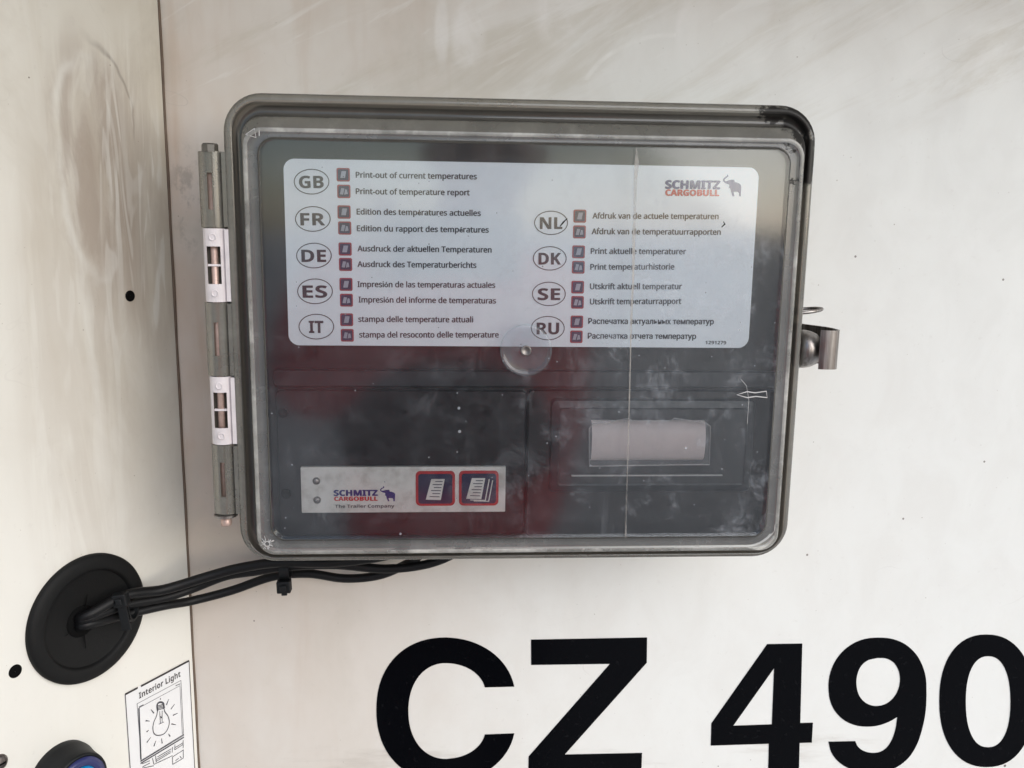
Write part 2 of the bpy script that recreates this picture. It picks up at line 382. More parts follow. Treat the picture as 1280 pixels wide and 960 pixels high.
# ================================================================== THE PANELS
t = MB().box((corner.x-.30, 0.0, -.8), (1.0, .004, .8))
wall = tag(t.build('wall_panel', m_wall, origin=(0, 0, 0)), 'off-white painted flat wall panel carrying the smoky box and the black lettering', 'wall panel')
sp = MB(); L = .42
sp.slab(SIDE, [(-L, -.8), (-.0015, -.8), (-.0015, .8), (-L, .8)], -.003, 0)
side = tag(sp.build('side_panel', m_side, bevel=.0006, origin=SIDE.w(-.1, 0)), 'grimy cream side panel on the left with a cable grommet and wiped streaks', 'side panel')
sl2 = MB().tube([SIDE.w(-.0009, z*.02-.8, .0000)+Vector((math.sin(z*1.7)*.0002, 0, 0)) for z in range(81)], .0009, 8)
m_seal = simple('sealant', (.15, .105, .075), .7, var=.3, scale=60)
sl2.build('sealant', m_seal, side)
def letter(name, outer, inners=(), pl=WALL):
    """flat vinyl figure from pixel outlines laid on the wall; holes are bridged by filling"""
    bm = bmesh.new(); es = []
    for lp in [outer]+list(inners):
        vs = [bm.verts.new((*pl.px(*p), 0)) for p in lp]
        es += [bm.edges.new((vs[i], vs[(i+1) % len(vs)])) for i in range(len(vs))]
    bmesh.ops.triangle_fill(bm, edges=es, use_beauty=True)
    bm.verts.index_update()
    mb = MB(); vv = [pl.w(v.co.x, v.co.y, .00035) for v in bm.verts]
    mb.add(vv, [[v.index for v in f.verts] for f in bm.faces])
    n0 = 0; base = [pl.w(v.co.x, v.co.y, .0) for v in bm.verts]; b = len(mb.v)
    mb.v += [tuple(v) for v in base]
    for lp in [outer]+list(inners):
        k = len(lp)
        for i in range(k):
            mb.f.append([n0+i, n0+(i+1) % k, b+n0+(i+1) % k, b+n0+i]); mb.m.append(0); mb.s.append(False)
        n0 += k
    bm.free()
    return mb.build(name, m_vinyl, wall)
def q_(cx, cy, rx, ry, a0, a1, n=16, p=2.0, my=None):
    """image-space arc: angle 0 right, 90 up; my mirrors it about a row"""
    o = [(x, 2*cy-y) for x, y in arc(cx, cy, rx, ry, a0, a1, n, p)]
    return [(x, 2*my-y) for x, y in o] if my else o
C_pts = q_(558, 870, 86, 73, 9.4, 90, 16)[:-1] + q_(558, 887, 87.5, 90.3, 90, 270, 48, 2.2)[:-1] + q_(558, 870, 86, 73, 90, 9.4, 16, 2, 887.3)
C_pts += q_(558, 866, 49, 37.2, 10.8, 90, 14, 2, 888.5)[:-1] + q_(558, 888.6, 47.5, 60, 270, 90, 40, 2.15)[:-1] + q_(558, 866, 49, 37.2, 90, 10.8, 14)
C_ok = letter('letter', C_pts)
Z = letter('letter', [(663.8, 799.4), (808.8, 796.7), (808.4, 828.2), (705.8, 943), (802.5, 941), (801.3, 973), (660.3, 975), (660.8, 945.4), (762.5, 829.6), (664, 831)])
four = letter('digit', [(959, 805), (1002.7, 804.3), (1000.2, 903.6), (1016, 903.2), (1014.6, 928), (999.4, 928.4), (998.4, 969), (960.0, 969.6), (961, 929.4), (888.4, 931.8), (889.2, 904)], [[(967.6, 834.8), (916.4, 907), (964.7, 905.3)]])
n_out = [(1157.9, 868)]+[(x, y) for x, y in [(1157.2, 848), (1152.5, 831), (1144.5, 817), (1132, 805.5), (1117, 799), (1101, 797), (1082, 798.4), (1066, 804.5), (1052.5, 815), (1042.5, 829), (1036.8, 845), (1035.6, 861), (1038, 877), (1045, 890.5), (1056.5, 901), (1071, 906.8), (1087, 908), (1100, 906), (1112, 901.5), (1121.5, 895.8), (1119.5, 910), (1115.5, 923), (1109, 933.5), (1100.5, 939.5), (1090, 941), (1079.5, 938.5), (1072.3, 933), (1069, 926.3), (1035.5, 927), (1039, 940), (1047.5, 951.5), (1060.5, 960), (1076, 964.5), (1093, 965.5), (1110, 963), (1125, 956), (1137.5, 944.5), (1147, 928), (1153.5, 907), (1157, 887)]]
sm2 = lambda p, n=4: [(v.x, v.y) for v in smooth([(x, y, 0) for x, y in p], n)]
i_a = n_out.index((1121.5, 895.8)); i_b = n_out.index((1069, 926.3)); i_c = n_out.index((1035.5, 927))
n_out = sm2(n_out[:i_a+1])+sm2(n_out[i_a:i_b+1])[1:]+sm2(n_out[i_c:]+[n_out[0]])[:-1]
hole9 = [(x, y) for x, y in [(1097, 822.2), (1084, 825.5), (1075, 834), (1070.8, 846), (1070.6, 858), (1074, 869.5), (1081.5, 878), (1092, 882.2), (1104, 881), (1114, 875), (1121.3, 865), (1124.8, 852), (1123.5, 839), (1117.5, 828.5), (1108, 823)]]
hole9 = sm2(hole9+[hole9[0]])[:-1]
nine = letter('digit', n_out, [hole9])
zero = letter('digit', arc(1233, 875.8, 59, 82.8, 0, 360, 64, 2.25)[:-1], [arc(1235, 877, 28, 57, 0, 360, 48, 2.3)[:-1]])
for d in (C_ok, Z, four, nine, zero): pass
tag(C_ok, 'black letter C'); tag(Z, 'black letter Z'); tag(four, 'black digit 4'); tag(nine, 'black digit 9'); tag(zero, 'black digit 0')

def hole(pl, px, py, r, par):
    c = pl.pw(px, py); mb = MB().lathe(c, pl.n, [(r*.02, .0004), (r*.8, .0004), (r, .0006), (r*1.1, .0002), (r*1.12, -.0005)], 24)
    return mb.build('drilled_hole', m_dark, par)
hole(SIDE, 162.5, 370, .0032, side); hole(SIDE, 19, 839, .0036, side)

# ================================================================== GROMMET
gc = SIDE.pw(109, 772); GR = .0405
gr = tag(empty('cable_grommet', gc), 'round black rubber grommet on the side panel where three cables come through', 'grommet')
MB().lathe(gc, SIDE.n, [(GR*1.0, .0), (GR*1.0, .0022), (GR*.985, .0034), (GR*.955, .0042), (GR*.90, .0048), (GR*.80, .0050), (GR*.77, .0046), (GR*.755, .0034), (GR*.74, .0022)], 96).build('rim', m_rubber, gr)
MB().lathe(gc, SIDE.n, [(GR*.745, .0024), (GR*.70, .0018), (GR*.40, .0012), (.0002, .0008)], 96).build('membrane', m_rubber, gr)
ga, gb = SIDE.px(100, 776)
sl_ = MB()
for an, ln in ((75, .017), (200, .013), (-88, .018), (10, .016)):
    q = (ga+math.cos(R(an))*ln, gb+math.sin(R(an))*ln)
    sl_.ribbon(SIDE, [(ga, gb), q], [.0016, .0005], .0026)
sl_.build('slit', m_dark, gr)
MB().lathe(SIDE.w(ga, gb, .001), SIDE.n, [(.0100, .0004), (.0090, .0016), (.0001, .0020)], 32).build('opening', m_dark, gr)

# ================================================================== CABLES
def path(pts): return smooth([P(x, y, d) for x, y, d in pts], 7)
s0 = SIDE.pw(100, 776, 0.0)
def cable(pts, r, lab):
    pp = path(pts); mb = MB().tube(pp, r, 14)
    o = mb.build('cable', m_cable, origin=pp[len(pp)//2]); tag(o, lab, 'cable', 'black cables running from the grommet to the box')
yg = s0.y
cable([(92, 772, yg+.002), (108, 770, yg-.006), (157, 744, -.062), (205, 737, -.045), (262, 720, -.036), (300, 710, -.034), (350, 703, -.034), (420, 703, -.034), (500, 690, -.034), (560, 660, -.036)], .0033, 'topmost black cable leaving the grommet, running straight behind the lower edge of the box')
cable([(94, 777, yg+.002), (108, 774, yg-.006), (157, 756, -.058), (205, 747, -.040), (240, 736, -.030), (282, 720, -.026), (320, 714, -.026), (360, 708, -.026), (420, 706, -.026), (480, 711, -.026), (530, 706, -.026), (568, 692, -.028), (610, 664, -.036)], .0031, 'middle black cable bending along the underside of the box, reaching farthest right')
cable([(92, 782, yg+.002), (108, 781, yg-.006), (157, 768, -.056), (205, 757, -.038), (240, 751, -.024), (290, 738, -.017), (340, 721, -.015), (385, 717, -.015), (430, 723, -.015), (470, 720, -.016), (500, 709, -.018), (530, 690, -.03), (545, 664, -.036)], .0030, 'lowest black cable, separated by a gap, sagging below the box')

def tie(px, py, d, tilt, h, wd, lab, head_up):
    c = P(px, py, d); o = tag(empty('cable_tie', c), lab, 'cable tie', 'black cable ties round the cable bundle')
    dx = Vector((math.cos(R(tilt)), 0, math.sin(R(tilt)))); dz = Vector((-dx.z, 0, dx.x)); dy = Vector((0, 1, 0))
    def fr(v): return c+dx*v.x+dy*v.y+dz*v.z
    prof = rrect(-.0062, .0062, -h/2, h/2, .0055, 6); q = len(prof)
    lo, hi = [], []
    mb = MB()
    for off in (0, .0013):
        pass
    pr_ = rrect(-.0062-.0012, .0062+.0012, -h/2-.0012, h/2+.0012, .006, 6)
    mb.loops([[fr(Vector((s*wd/2, a, b))) for a, b in pf] for s, pf in ((-1, prof), (-1, pr_), (1, pr_), (1, prof), (-1, prof))], smooth=False)
    mb.build('strap', m_button, o)
    hz_ = h/2-.001 if head_up else -h/2-.003
    hb = MB().box((-wd*.72, -.0115, hz_-.0042), (wd*.72, -.0045, hz_+.0042), fr=fr)
    hb.box((-wd*.35, -.0130, hz_-.0020), (wd*.35, -.0113, hz_+.0020), fr=fr)
    hb.build('buckle', m_button, o, bevel=.0009)
    if head_up:
        MB().box((-wd*.45, -.0095, -h/2-.004), (wd*.45, -.0080, hz_-.003), fr=fr).build('tail', m_button, o, bevel=.0004)
    else:
        MB().box((-wd*.3, -.010, hz_-.0062), (wd*.3, -.0085, hz_+.001), fr=fr).build('tail', m_button, o, bevel=.0004)
tie(160, 757, -.059, 8, .0175, .0062, 'black cable tie with square buckle on top, gripping the cables over the grommet', True)
tie(357, 712, -.024, 2, .0110, .0064, 'black cable tie around the cables just under the box', False)

# ================================================================== STICKER with the lamp drawing
stk = tag(empty('instruction_sticker', SIDE.pw(196, 900)), 'white Interior Light sticker with a line drawing of a glowing bulb, below the grommet', 'sticker')
qa = [SIDE.px(155.3, 867.8), SIDE.px(236.3, 825.2)]
x0, x1 = qa[0][0], qa[1][0]; zt = (qa[0][1]+qa[1][1])/2; zb = zt-.125
MB().slab(SIDE, [(x0, zb), (x1, zb), (x1, zt), (x0, zt)], 0, .0003).build('sheet', m_sticker, stk)
def S(x, y): return SIDE.px(140+x/6.4, 810+y/6.4)
dr = MB(); h = .00045; wl = .0005
bx0 = x0+.0004; bx1 = x1-.0004
dr.ribbon(SIDE, [(bx0, zt-.0002), S(203, 317)], .0014, h); dr.ribbon(SIDE, [S(228, 305), (bx1, zt-.0002)], .0014, h)
dr.ribbon(SIDE, [(bx0, zb), (bx0, zt)], .0006, h); dr.ribbon(SIDE, [(bx1, zb), (bx1, zt)], .0006, h)
dr.build('border', m_inkb, stk)
dr = MB()
fl = [S(197, 445), S(548, 258), S(570, 700), S(232, 905)]
dr.ribbon(SIDE, fl, .0005, h, closed=True)
dr.ribbon(SIDE, [S(212, 478), S(540, 300), S(560, 690)], .0004, h); dr.ribbon(SIDE, [S(212, 478), S(228, 890)], .0011, h)
dr.ribbon(SIDE, [S(225, 922), S(572, 712)], .0010, h); dr.ribbon(SIDE, [S(222, 905), S(572, 690)], .0008, h)
for a, b in (((212, 470), (248, 452)), ((505, 300), (542, 285)), ((235, 925), (300, 900)), ((240, 950), (300, 918)), ((320, 880), (330, 925)), ((345, 860), (350, 912)), ((350, 905), (465, 835)), ((360, 870), (470, 805)), ((352, 890), (466, 822)), ((480, 790), (478, 835)), ((500, 770), (498, 812)), ((500, 812), (565, 770)), ((502, 795), (566, 755)), ((565, 735), (566, 800)), ((480, 870), (482, 930)), ((482, 930), (566, 880)), ((566, 810), (567, 880)), ((505, 900), (530, 880)), ((540, 865), (552, 880)), ((240, 960), (330, 940)), ((330, 930), (480, 860)), ((480, 870), (566, 815))):
    dr.ribbon(SIDE, [S(*a), S(*b)], wl, h+.0001)
for a, b in (((308, 490), (332, 520)), ((450, 408), (432, 455)), ((498, 448), (468, 488)), ((522, 520), (484, 538)), ((508, 612), (472, 606)), ((448, 685), (462, 706)), ((393, 722), (398, 762)), ((348, 740), (332, 785)), ((308, 712), (275, 755)), ((292, 655), (272, 670)), ((298, 584), (266, 580)), ((385, 398), (383, 412))):
    dr.ribbon(SIDE, [S(*a), S(*b)], [.0004, .0009], h)
bulb = smooth([(0, *S(*p)) for p in ((362, 500), (352, 545), (332, 590), (324, 640), (335, 685), (370, 698), (415, 683), (445, 640), (455, 590), (445, 545), (420, 510), (412, 480))], 5)
dr.ribbon(SIDE, [(p.y, p.z) for p in bulb], .0007, h)
cap = smooth([(0, *S(*p)) for p in ((362, 500), (357, 460), (368, 438), (390, 432), (408, 445), (414, 482))], 5)
dr.ribbon(SIDE, [(p.y, p.z) for p in cap], .0013, h)
for i in range(4): dr.ribbon(SIDE, [S(360, 462+i*11), S(412, 448+i*11)], .0006, h)
for a, b in (((378, 505), (384, 600)), ((398, 500), (398, 590)), ((384, 545), (392, 560)), ((392, 560), (398, 535)), ((372, 608), (412, 590))): dr.ribbon(SIDE, [S(*a), S(*b)], .0005, h)
dr.build('drawing', m_ink, stk)
le = MB(); put_text(le, SIDE, 'Interior Light', (140+214/6.4, 810+405/6.4), (140+545/6.4, 810+226/6.4), 7.6, h, True)
le.build('lettering', m_inkb, stk)

# ================================================================== PUSH BUTTON and SCREW on the side panel
bc = SIDE.pw(76, 970); pb = tag(empty('push_button', bc), 'black round push button with a blue lens at the bottom left corner', 'push button')
BR = .0212
MB().lathe(bc, SIDE.n, [(BR*1.02, 0), (BR*1.02, .004), (BR, .005), (BR*.93, .012), (BR*.90, .017), (BR*.88, .0184), (BR*.81, .0186), (BR*.79, .0172)], 64).build('housing', m_button, pb)
MB().lathe(bc, SIDE.n, [(BR*.80, .0168), (BR*.79, .0196), (BR*.56, .0198), (BR*.54, .0188)], 64).build('bezel', m_blued, pb)
MB().lathe(bc, SIDE.n, [(BR*.55, .0186), (BR*.52, .0202), (BR*.35, .0212), (.0002, .0216)], 64).build('lens', m_blue, pb)
scw = SIDE.pw(-1, 953, 0)
sc_ = tag(empty('screw', scw), 'small domed steel screw at the left edge, beside the push button', 'screw')
MB().lathe(scw, SIDE.n, [(.0048, 0), (.0047, .0008), (.0038, .0020), (.002, .0027), (.0001, .0029)], 32).build('head', m_steel, sc_)
a_, b_ = SIDE.px(-1, 953)
MB().slab(SIDE, [(a_-.0022, b_-.0005), (a_+.0022, b_-.0005), (a_+.0022, b_+.0005), (a_-.0022, b_+.0005)], .0022, .0031).build('slot', m_dark, sc_)

# ================================================================== THE BOX
def rect(tl, tr, br, bl, y):
    pl = zp(y); q = [pl.px(*p) for p in (tl, tr, br, bl)]
    return ((q[0][0]+q[3][0])/2, (q[1][0]+q[2][0])/2, (q[2][1]+q[3][1])/2, (q[0][1]+q[1][1])/2)   # x0,x1,z0,z1
YO, YR, YW = -.090, -.099, -.1015
RO = rect((276.5, 113.5), (1026, 132), (982, 696), (299, 703.5), YO)
RI = rect((303, 162), (1009, 172), (968.5, 689), (323, 690.5), YR)
RW = rect((319, 173), (990.5, 182.5), (959, 675), (339, 674.5), YW)
print('outer', RO, 'ridge', RI, 'win', RW)
bcx = ((RO[0]+RO[1])/2, 0, (RO[2]+RO[3])/2)
box = tag(empty('control_box', bcx), 'smoky see-through plastic control box on the wall, red-tinged window over a white multilingual label', 'control box')
def lp(rc, ins, y, r):
    ins = ins if isinstance(ins, tuple) else (ins,)*4
    return [Vector((a, y, b)) for a, b in rrect(rc[0]+ins[0], rc[1]-ins[1], rc[2]+ins[2], rc[3]-ins[3], r)]
grs = [(P(1000, 150, YO), (1, .2, 1), .013), (P(1006, 195, YO), (2.0, .2, .7), .0125), (P(975, 143, YO), (.8, .2, 2.0), .010), (P(992, 176, YO), (1, .2, 1), .0065), (P(994, 224, YO), (1, .2, 1), .0035)]
m_frame = plastic('smoky_plastic', (.62, .59, .53), .42, .72, (.25, .24, .21), .13, False, grs, 1.6)
m_ledge = plastic('clear_ledge', (.72, .73, .74), .40, .72, (.235, .235, .23), .13, True, grs)
m_groove_shade = plastic('groove_shade_plastic', (.30, .28, .25), .60, .85, (.075, .069, .058), .12, False, grs, 1.6)  # darker copy of the smoky plastic: shade painted into groove and window step
m_ridge_glint = plastic('ridge_glint_plastic', (.8, .8, .78), .25, .95, (.62, .61, .57), .2, False)  # paler copy of the lid plastic: highlight painted along the ridge
m_tub = plastic('tub_plastic', (.35, .33, .29), .55, .85, (.13, .12, .10), .3, False)
m_window = plastic('clear_window', (.985, .995, 1.0), .012, .055, (.52, .55, .60), .09, True, iorf=1.6, mott=True)
m_boss = plastic('boss_plastic', (.88, .90, .93), .08, .22, (.62, .64, .68), .08, False)
m_mark = simple('moulded_mark', (.58, .57, .56), .35)
m_crack = plastic('crack', (.8, .8, .8), .12, .75, (.46, .43, .39), .3, False)
# back tub
tb = MB(); T = .006
tb.loops([lp(RO, T, -.001, .016), lp(RO, T, -.084, .018), lp(RO, T+.003, -.084, .016), lp(RO, T+.003, -.004, .014)], smooth=False, cap1=True, cap0=True)
tb.build('tub', m_tub, box)
# the lid's groove shade is painted by its darker plastic
# lid
lid = MB()
ri = RI
dz = (RI[0]-RO[0], RO[1]-RI[1], RI[2]-RO[2], RO[3]-RI[3])
ks = [min(1.0, (d-.0040)/.0076) for d in dz]
def io(i): return tuple(i*k for k in ks)
def ir(o, top): return (o, o, o, top)
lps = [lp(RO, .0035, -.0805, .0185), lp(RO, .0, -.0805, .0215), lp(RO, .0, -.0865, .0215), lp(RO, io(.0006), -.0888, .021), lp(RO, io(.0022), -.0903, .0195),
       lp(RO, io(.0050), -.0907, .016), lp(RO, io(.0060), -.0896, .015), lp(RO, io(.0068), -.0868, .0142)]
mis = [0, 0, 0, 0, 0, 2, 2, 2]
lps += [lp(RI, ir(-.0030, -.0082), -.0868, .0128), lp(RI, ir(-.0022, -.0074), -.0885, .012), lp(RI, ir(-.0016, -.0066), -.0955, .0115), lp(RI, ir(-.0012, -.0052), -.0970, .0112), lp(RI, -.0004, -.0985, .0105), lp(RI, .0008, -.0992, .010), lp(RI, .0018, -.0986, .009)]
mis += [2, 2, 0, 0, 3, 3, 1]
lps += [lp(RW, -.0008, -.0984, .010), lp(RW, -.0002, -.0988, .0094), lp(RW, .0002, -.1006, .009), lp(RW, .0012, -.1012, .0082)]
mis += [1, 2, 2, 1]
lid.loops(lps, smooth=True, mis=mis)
lido = lid.build('lid', [m_frame, m_ledge, m_groove_shade, m_ridge_glint], box)
wn = MB(); wn.loops([lp(RW, .0012, -.1012, .0082), lp(RW, .0012, -.0982, .0082)], smooth=False, cap0=True, cap1=True)
win = wn.build('window', m_window, lido)
LW = zp(-.1014)
def px2(pl, pts): return [pl.px(*p) for p in pts]
ck = MB()
ck.ribbon(LW, px2(LW, [(795.5, 184), (796, 205), (794.3, 225), (793.6, 262), (792.2, 300), (791.6, 345), (789, 400)]), [.0004, .0026, .0019, .0015, .0018, .0012, .0013], 0)
ck.ribbon(LW, px2(LW, [(789, 400), (788, 450), (786.2, 520), (784.8, 575), (783.2, 620), (782, 673)]), [.0012, .0006, .0009, .0006, .0009, .0010], 0)
ck.build('crack', m_crack, lido)
for pts_ in ([(700, 283), (704, 278), (709, 273)], [(902, 284), (906, 280), (904, 277)]):
    im = MB(); im.ribbon(LW, px2(LW, pts_), [.0005, .0009, .0004], .0001); im.build('ink_mark', m_dark, lido)
mk = MB()
mk.ribbon(LW, px2(LW, [(921, 493.5), (934, 489.5), (944, 491), (958, 489), (959, 497), (945, 495.5), (934, 497)]), .0006, 0, closed=True)
mk.ribbon(LW, px2(LW, [(926, 474), (933, 482), (936, 500), (934, 530)]), .00018, .0001)
mk.build('arrow_mark', m_mark, lido); mk = MB()
LD = zp(-.0990)
mk.ribbon(LD, px2(LD, [(307, 168), (318, 160.5), (320, 172)]), .0005, 0, closed=True); mk.ribbon(LD, px2(LD, [(324, 161), (324, 170)]), .0005, 0)
mk.build('recycling_mark', m_mark, lido); mk = MB()
random.seed(4)
for k in range(26):
    a = random.random()*6.28; r1 = 2+random.random()*3; r2 = r1+2+random.random()*4
    mk.ribbon(LD, px2(LD, [(334+r1*math.cos(a), 680+r1*math.sin(a)), (334+r2*math.cos(a), 680+r2*math.sin(a))]), .00025, .0001)
mk.ribbon(LD, px2(LD, ellipse(334, 680, 3.2, 3.2, 16)), .0004, 0, closed=True)
mk.build('sunburst_mark', m_mark, lido)
bo = LW.pw(657.5, 438, 0)
MB().lathe(bo, LW.n, [(.0150, 0), (.0148, .0012), (.0140, .0018), (.0132, .0016), (.0124, .0009), (.0120, .0008), (.0060, .0007), (.0001, .0007)], 64).build('boss', m_boss, lido)
MB().lathe(bo, LW.n, [(.0030, .0007), (.0030, .0016), (.0023, .0019), (.0019, .0013), (.0001, .0012)], 32).build('screw', m_steel, lido)

# --- the instrument inside
YD = -.080; DEV = zp(YD)
RD = (RO[0]+.0105, RO[1]-.0105, RO[2]+.0105, RO[3]-.0105)
ins = tag(MB().loops([lp(RD, 0, -.006, .008), lp(RD, 0, YD+.001, .008), lp(RD, .001, YD, .007)], smooth=False, cap0=True, cap1=True).build('instrument', m_device, box), None)
def modbox(px0, py0, px1, py1, y, yb, mat, r=.003, name='module'):
    pl = zp(y); a = pl.px(px0, py0); b = pl.px(px1, py1)
    rc = (a[0], b[0], b[1], a[1])
    return MB().loops([lp(rc, 0, yb, r), lp(rc, 0, y+.0008, r), lp(rc, .0008, y, r*.8)], smooth=False, cap0=True, cap1=True).build(name, mat, box)
modbox(340, 462, 978, 485.5, YD-.003, YD+.001, m_device2, name='rail')
modbox(344, 487.5, 655, 668, YD-.004, YD+.001, m_device, name='control_module')
pm = modbox(660, 487.5, 968, 668, YD-.004, YD+.001, m_device, name='printer_module')
YM = YD-.004; MOD = zp(YM)
for (x, y) in ((354, 516), (358, 617)):
    hl = MB(); hl.lathe(MOD.pw(x, y, 0), MOD.n, [(.0001, .0003), (.0024, .0003), (.0028, .0006), (.0030, 0)], 24)
    hl.build('screw_hole', m_dark, box)
# printer: raised door frame, clear curved window with the paper roll behind it
prf = MB(); a = MOD.px(690, 500); b = MOD.px(935, 612); rc = (a[0], b[0], b[1], a[1])
prf.loops([lp(rc, -.001, YM, .003), lp(rc, 0, YM-.0025, .003), lp(rc, .004, YM-.0035, .002), lp(rc, .005, YM-.003, .002)], smooth=False, cap1=True)
door = prf.build('printer_door', m_device2, box)
DP = zp(YM-.0102)
top = px2(DP, [(736, 582), (736, 535), (741, 529), (785, 522.5), (790, 525), (838, 525), (842, 522), (880, 527), (887, 532), (886, 580)])
m_wframe = plastic('clear_bezel', (.97, .96, .96), .03, .10, (.7, .68, .68), .1, False)
MB().slab(DP, top, -.0002, .0012).build('viewing_window', m_wframe, door)
edge = MB(); edge.ribbon(DP, top, .0006, .0016, closed=True)
m_edge = plastic('bezel_edge', (.7, .7, .7), .35, .7, (.66, .63, .62), .1, False)
edge.build('window_edge', m_edge, door)
pr0 = DP.px(741, 528); pr1 = DP.px(881, 578); rr = (pr0[1]-pr1[1])/2; zc = (pr0[1]+pr1[1])/2
pv = []
for k in range(17):
    an = R(-90+180*k/16); pv.append([(pr0[0], YM-.0035-.0060*max(0, math.cos(an))**.8, zc+rr*math.sin(an)), (pr1[0], YM-.0035-.0060*max(0, math.cos(an))**.8, zc+rr*math.sin(an))])
pp_ = MB(); pp_.add([v for q in pv for v in q], [(2*i, 2*i+1, 2*i+3, 2*i+2) for i in range(16)], 0, True)
pp_.build('paper_roll', m_paper, door)
tr_ = MB(); q0 = MOD.px(713, 592); q1 = MOD.px(900, 592.5)
tr_.box((q0[0], YM-.0050, q0[1]-.00035), (q1[0], YM-.0035, q0[1]+.00035)); tr_.build('tear_bar', m_mark, door)

# --- white label behind the window
YL = -.0865; LB = zp(YL)
lr = rect((353, 199.5), (949, 208), (935.5, 434), (362, 432.5), YL)
MB().loops([lp(lr, 0, YD, .0062), lp(lr, 0, YL, .0062)], smooth=False, cap0=True, cap1=True).build('label_plate', m_foil, box)
label = bpy.data.objects['label_plate']; hL = .0003
def Lf(x, y): return (340+x/3.694, 180+y/3.694)
def Rt(x, y): return (640+x/3.694, 180+y/3.694)
e_ = 'é'; txt = MB()
rowsL = [("Print-out of current temperatures", 388, 155, 945, 163), ("Print-out of temperature report", 388, 231, 912, 237), ("Edition des temp"+e_+"ratures actuelles", 392, 325, 963, 332), ("Edition du rapport des temp"+e_+"ratures", 393, 402, 1000, 409), ("Ausdruck der aktuellen Temperaturen", 396, 495, 1013, 501), ("Ausdruck des Temperaturberichts", 396, 567, 943, 572), ("Impresi\u00f3n de las temperaturas actuales", 396, 660, 1030, 664), ("Impresi\u00f3n del informe de temperaturas", 401, 731, 1033, 736), ("stampa delle temperature attuali", 400, 821, 928, 823), ("stampa del resoconto delle temperature", 404, 893, 1046, 893)]
rowsR = [("Afdruk van de actuele temperaturen", 372, 344, 952, 347), ("Afdruk van de temperatuurrapporten", 368, 416, 962, 419), ("Print aktuelle temperaturer", 364, 507, 802, 509), ("Print temperaturhistorie", 362, 580, 748, 579), ("Utskrift aktuell temperatur", 360, 670, 783, 670), ("Utskrift temperaturrapport", 360, 740, 780, 738), ("\u0420\u0430\u0441\u043f\u0435\u0447\u0430\u0442\u043a\u0430 \u0430\u043a\u0442\u0443\u0430\u043b\u044c\u043d\u044b\u0445 \u0442\u0435\u043c\u043f\u0435\u0440\u0430\u0442\u0443\u0440", 352, 830, 930, 832), ("\u0420\u0430\u0441\u043f\u0435\u0447\u0430\u0442\u043a\u0430 \u043e\u0442\u0447\u0435\u0442\u0430 \u0442\u0435\u043c\u043f\u0435\u0440\u0430\u0442\u0443\u0440", 350, 898, 848, 900)]
for (fn, rows) in ((Lf, rowsL), (Rt, rowsR)):
    for t_, xa, ya, xb, yb_ in rows: put_text(txt, LB, t_, fn(xa, ya), fn(xb, yb_), 7.0, hL, False, .03)
put_text(txt, LB, "1291279", Rt(892, 924), Rt(988, 925), 4.2, hL, True)
for c_, x, y in (("GB", 183, 174), ("FR", 189, 346), ("DE", 194, 515), ("ES", 199, 680), ("IT", 205, 843)):
    hw = 56 if c_ != 'IT' else 33
    put_text(txt, LB, c_, Lf(x-hw, y+29), Lf(x+hw, y+29), 15.0, hL, True, .012)
    txt.ribbon(LB, px2(LB, ellipse(*Lf(x, y), 80/3.694, 57/3.694, 48)), .0005, hL, closed=True)
for c_, x, y in (("NL", 180, 364), ("DK", 174, 528), ("SE", 170, 692), ("RU", 165, 850)):
    put_text(txt, LB, c_, Rt(x-51, y+28), Rt(x+51, y+28), 14.4, hL, True, .012)
    txt.ribbon(LB, px2(LB, ellipse(*Rt(x, y), 76/3.694, 54/3.694, 48)), .0005, hL, closed=True)
txt.build('lettering', m_ink, label)
ELE = [(955, 180), (966, 178), (973, 188), (968, 202), (948, 212), (933, 224), (930, 236), (940, 243), (962, 240), (985, 232), (1010, 229), (1040, 230), (1045, 252), (1075, 258), (1105, 270), (1118, 290), (1117, 330), (1112, 390), (1094, 390), (1093, 362), (1080, 347), (1035, 345), (1030, 355), (1043, 389), (1021, 391), (1006, 350), (995, 312), (980, 308), (986, 285), (976, 271), (950, 266), (926, 252), (914, 238), (916, 222), (934, 204), (955, 195), (958, 188)]
def emblem(mb, pl, x0, y0, x1, y1, h, mi):
    pts = [pl.px(x0+(x-914)/(1118-914)*(x1-x0), y0+(y-178)/(391-178)*(y1-y0)) for x, y in ELE]
    bm = bmesh.new(); vs = [bm.verts.new((a, b, 0)) for a, b in pts]
    bmesh.ops.triangle_fill(bm, edges=[bm.edges.new((vs[i], vs[(i+1) % len(vs)])) for i in range(len(vs))]); bm.verts.index_update()
    mb.add([pl.w(v.co.x, v.co.y, h) for v in bm.verts], [[v.index for v in f.verts] for f in bm.faces], mi); bm.free()
lg = MB()
put_text(lg, LB, "SCHMITZ", Rt(708, 206), Rt(958, 208), 10.2, hL, True, .05, 0)
put_text(lg, LB, "CARGOBULL", Rt(708, 238), Rt(955, 240), 7.4, hL, True, .045, 1)
emblem(lg, LB, *Rt(974, 141), *Rt(1058, 242), hL, 0)
lg.build('emblem', [m_navy, m_red], label)
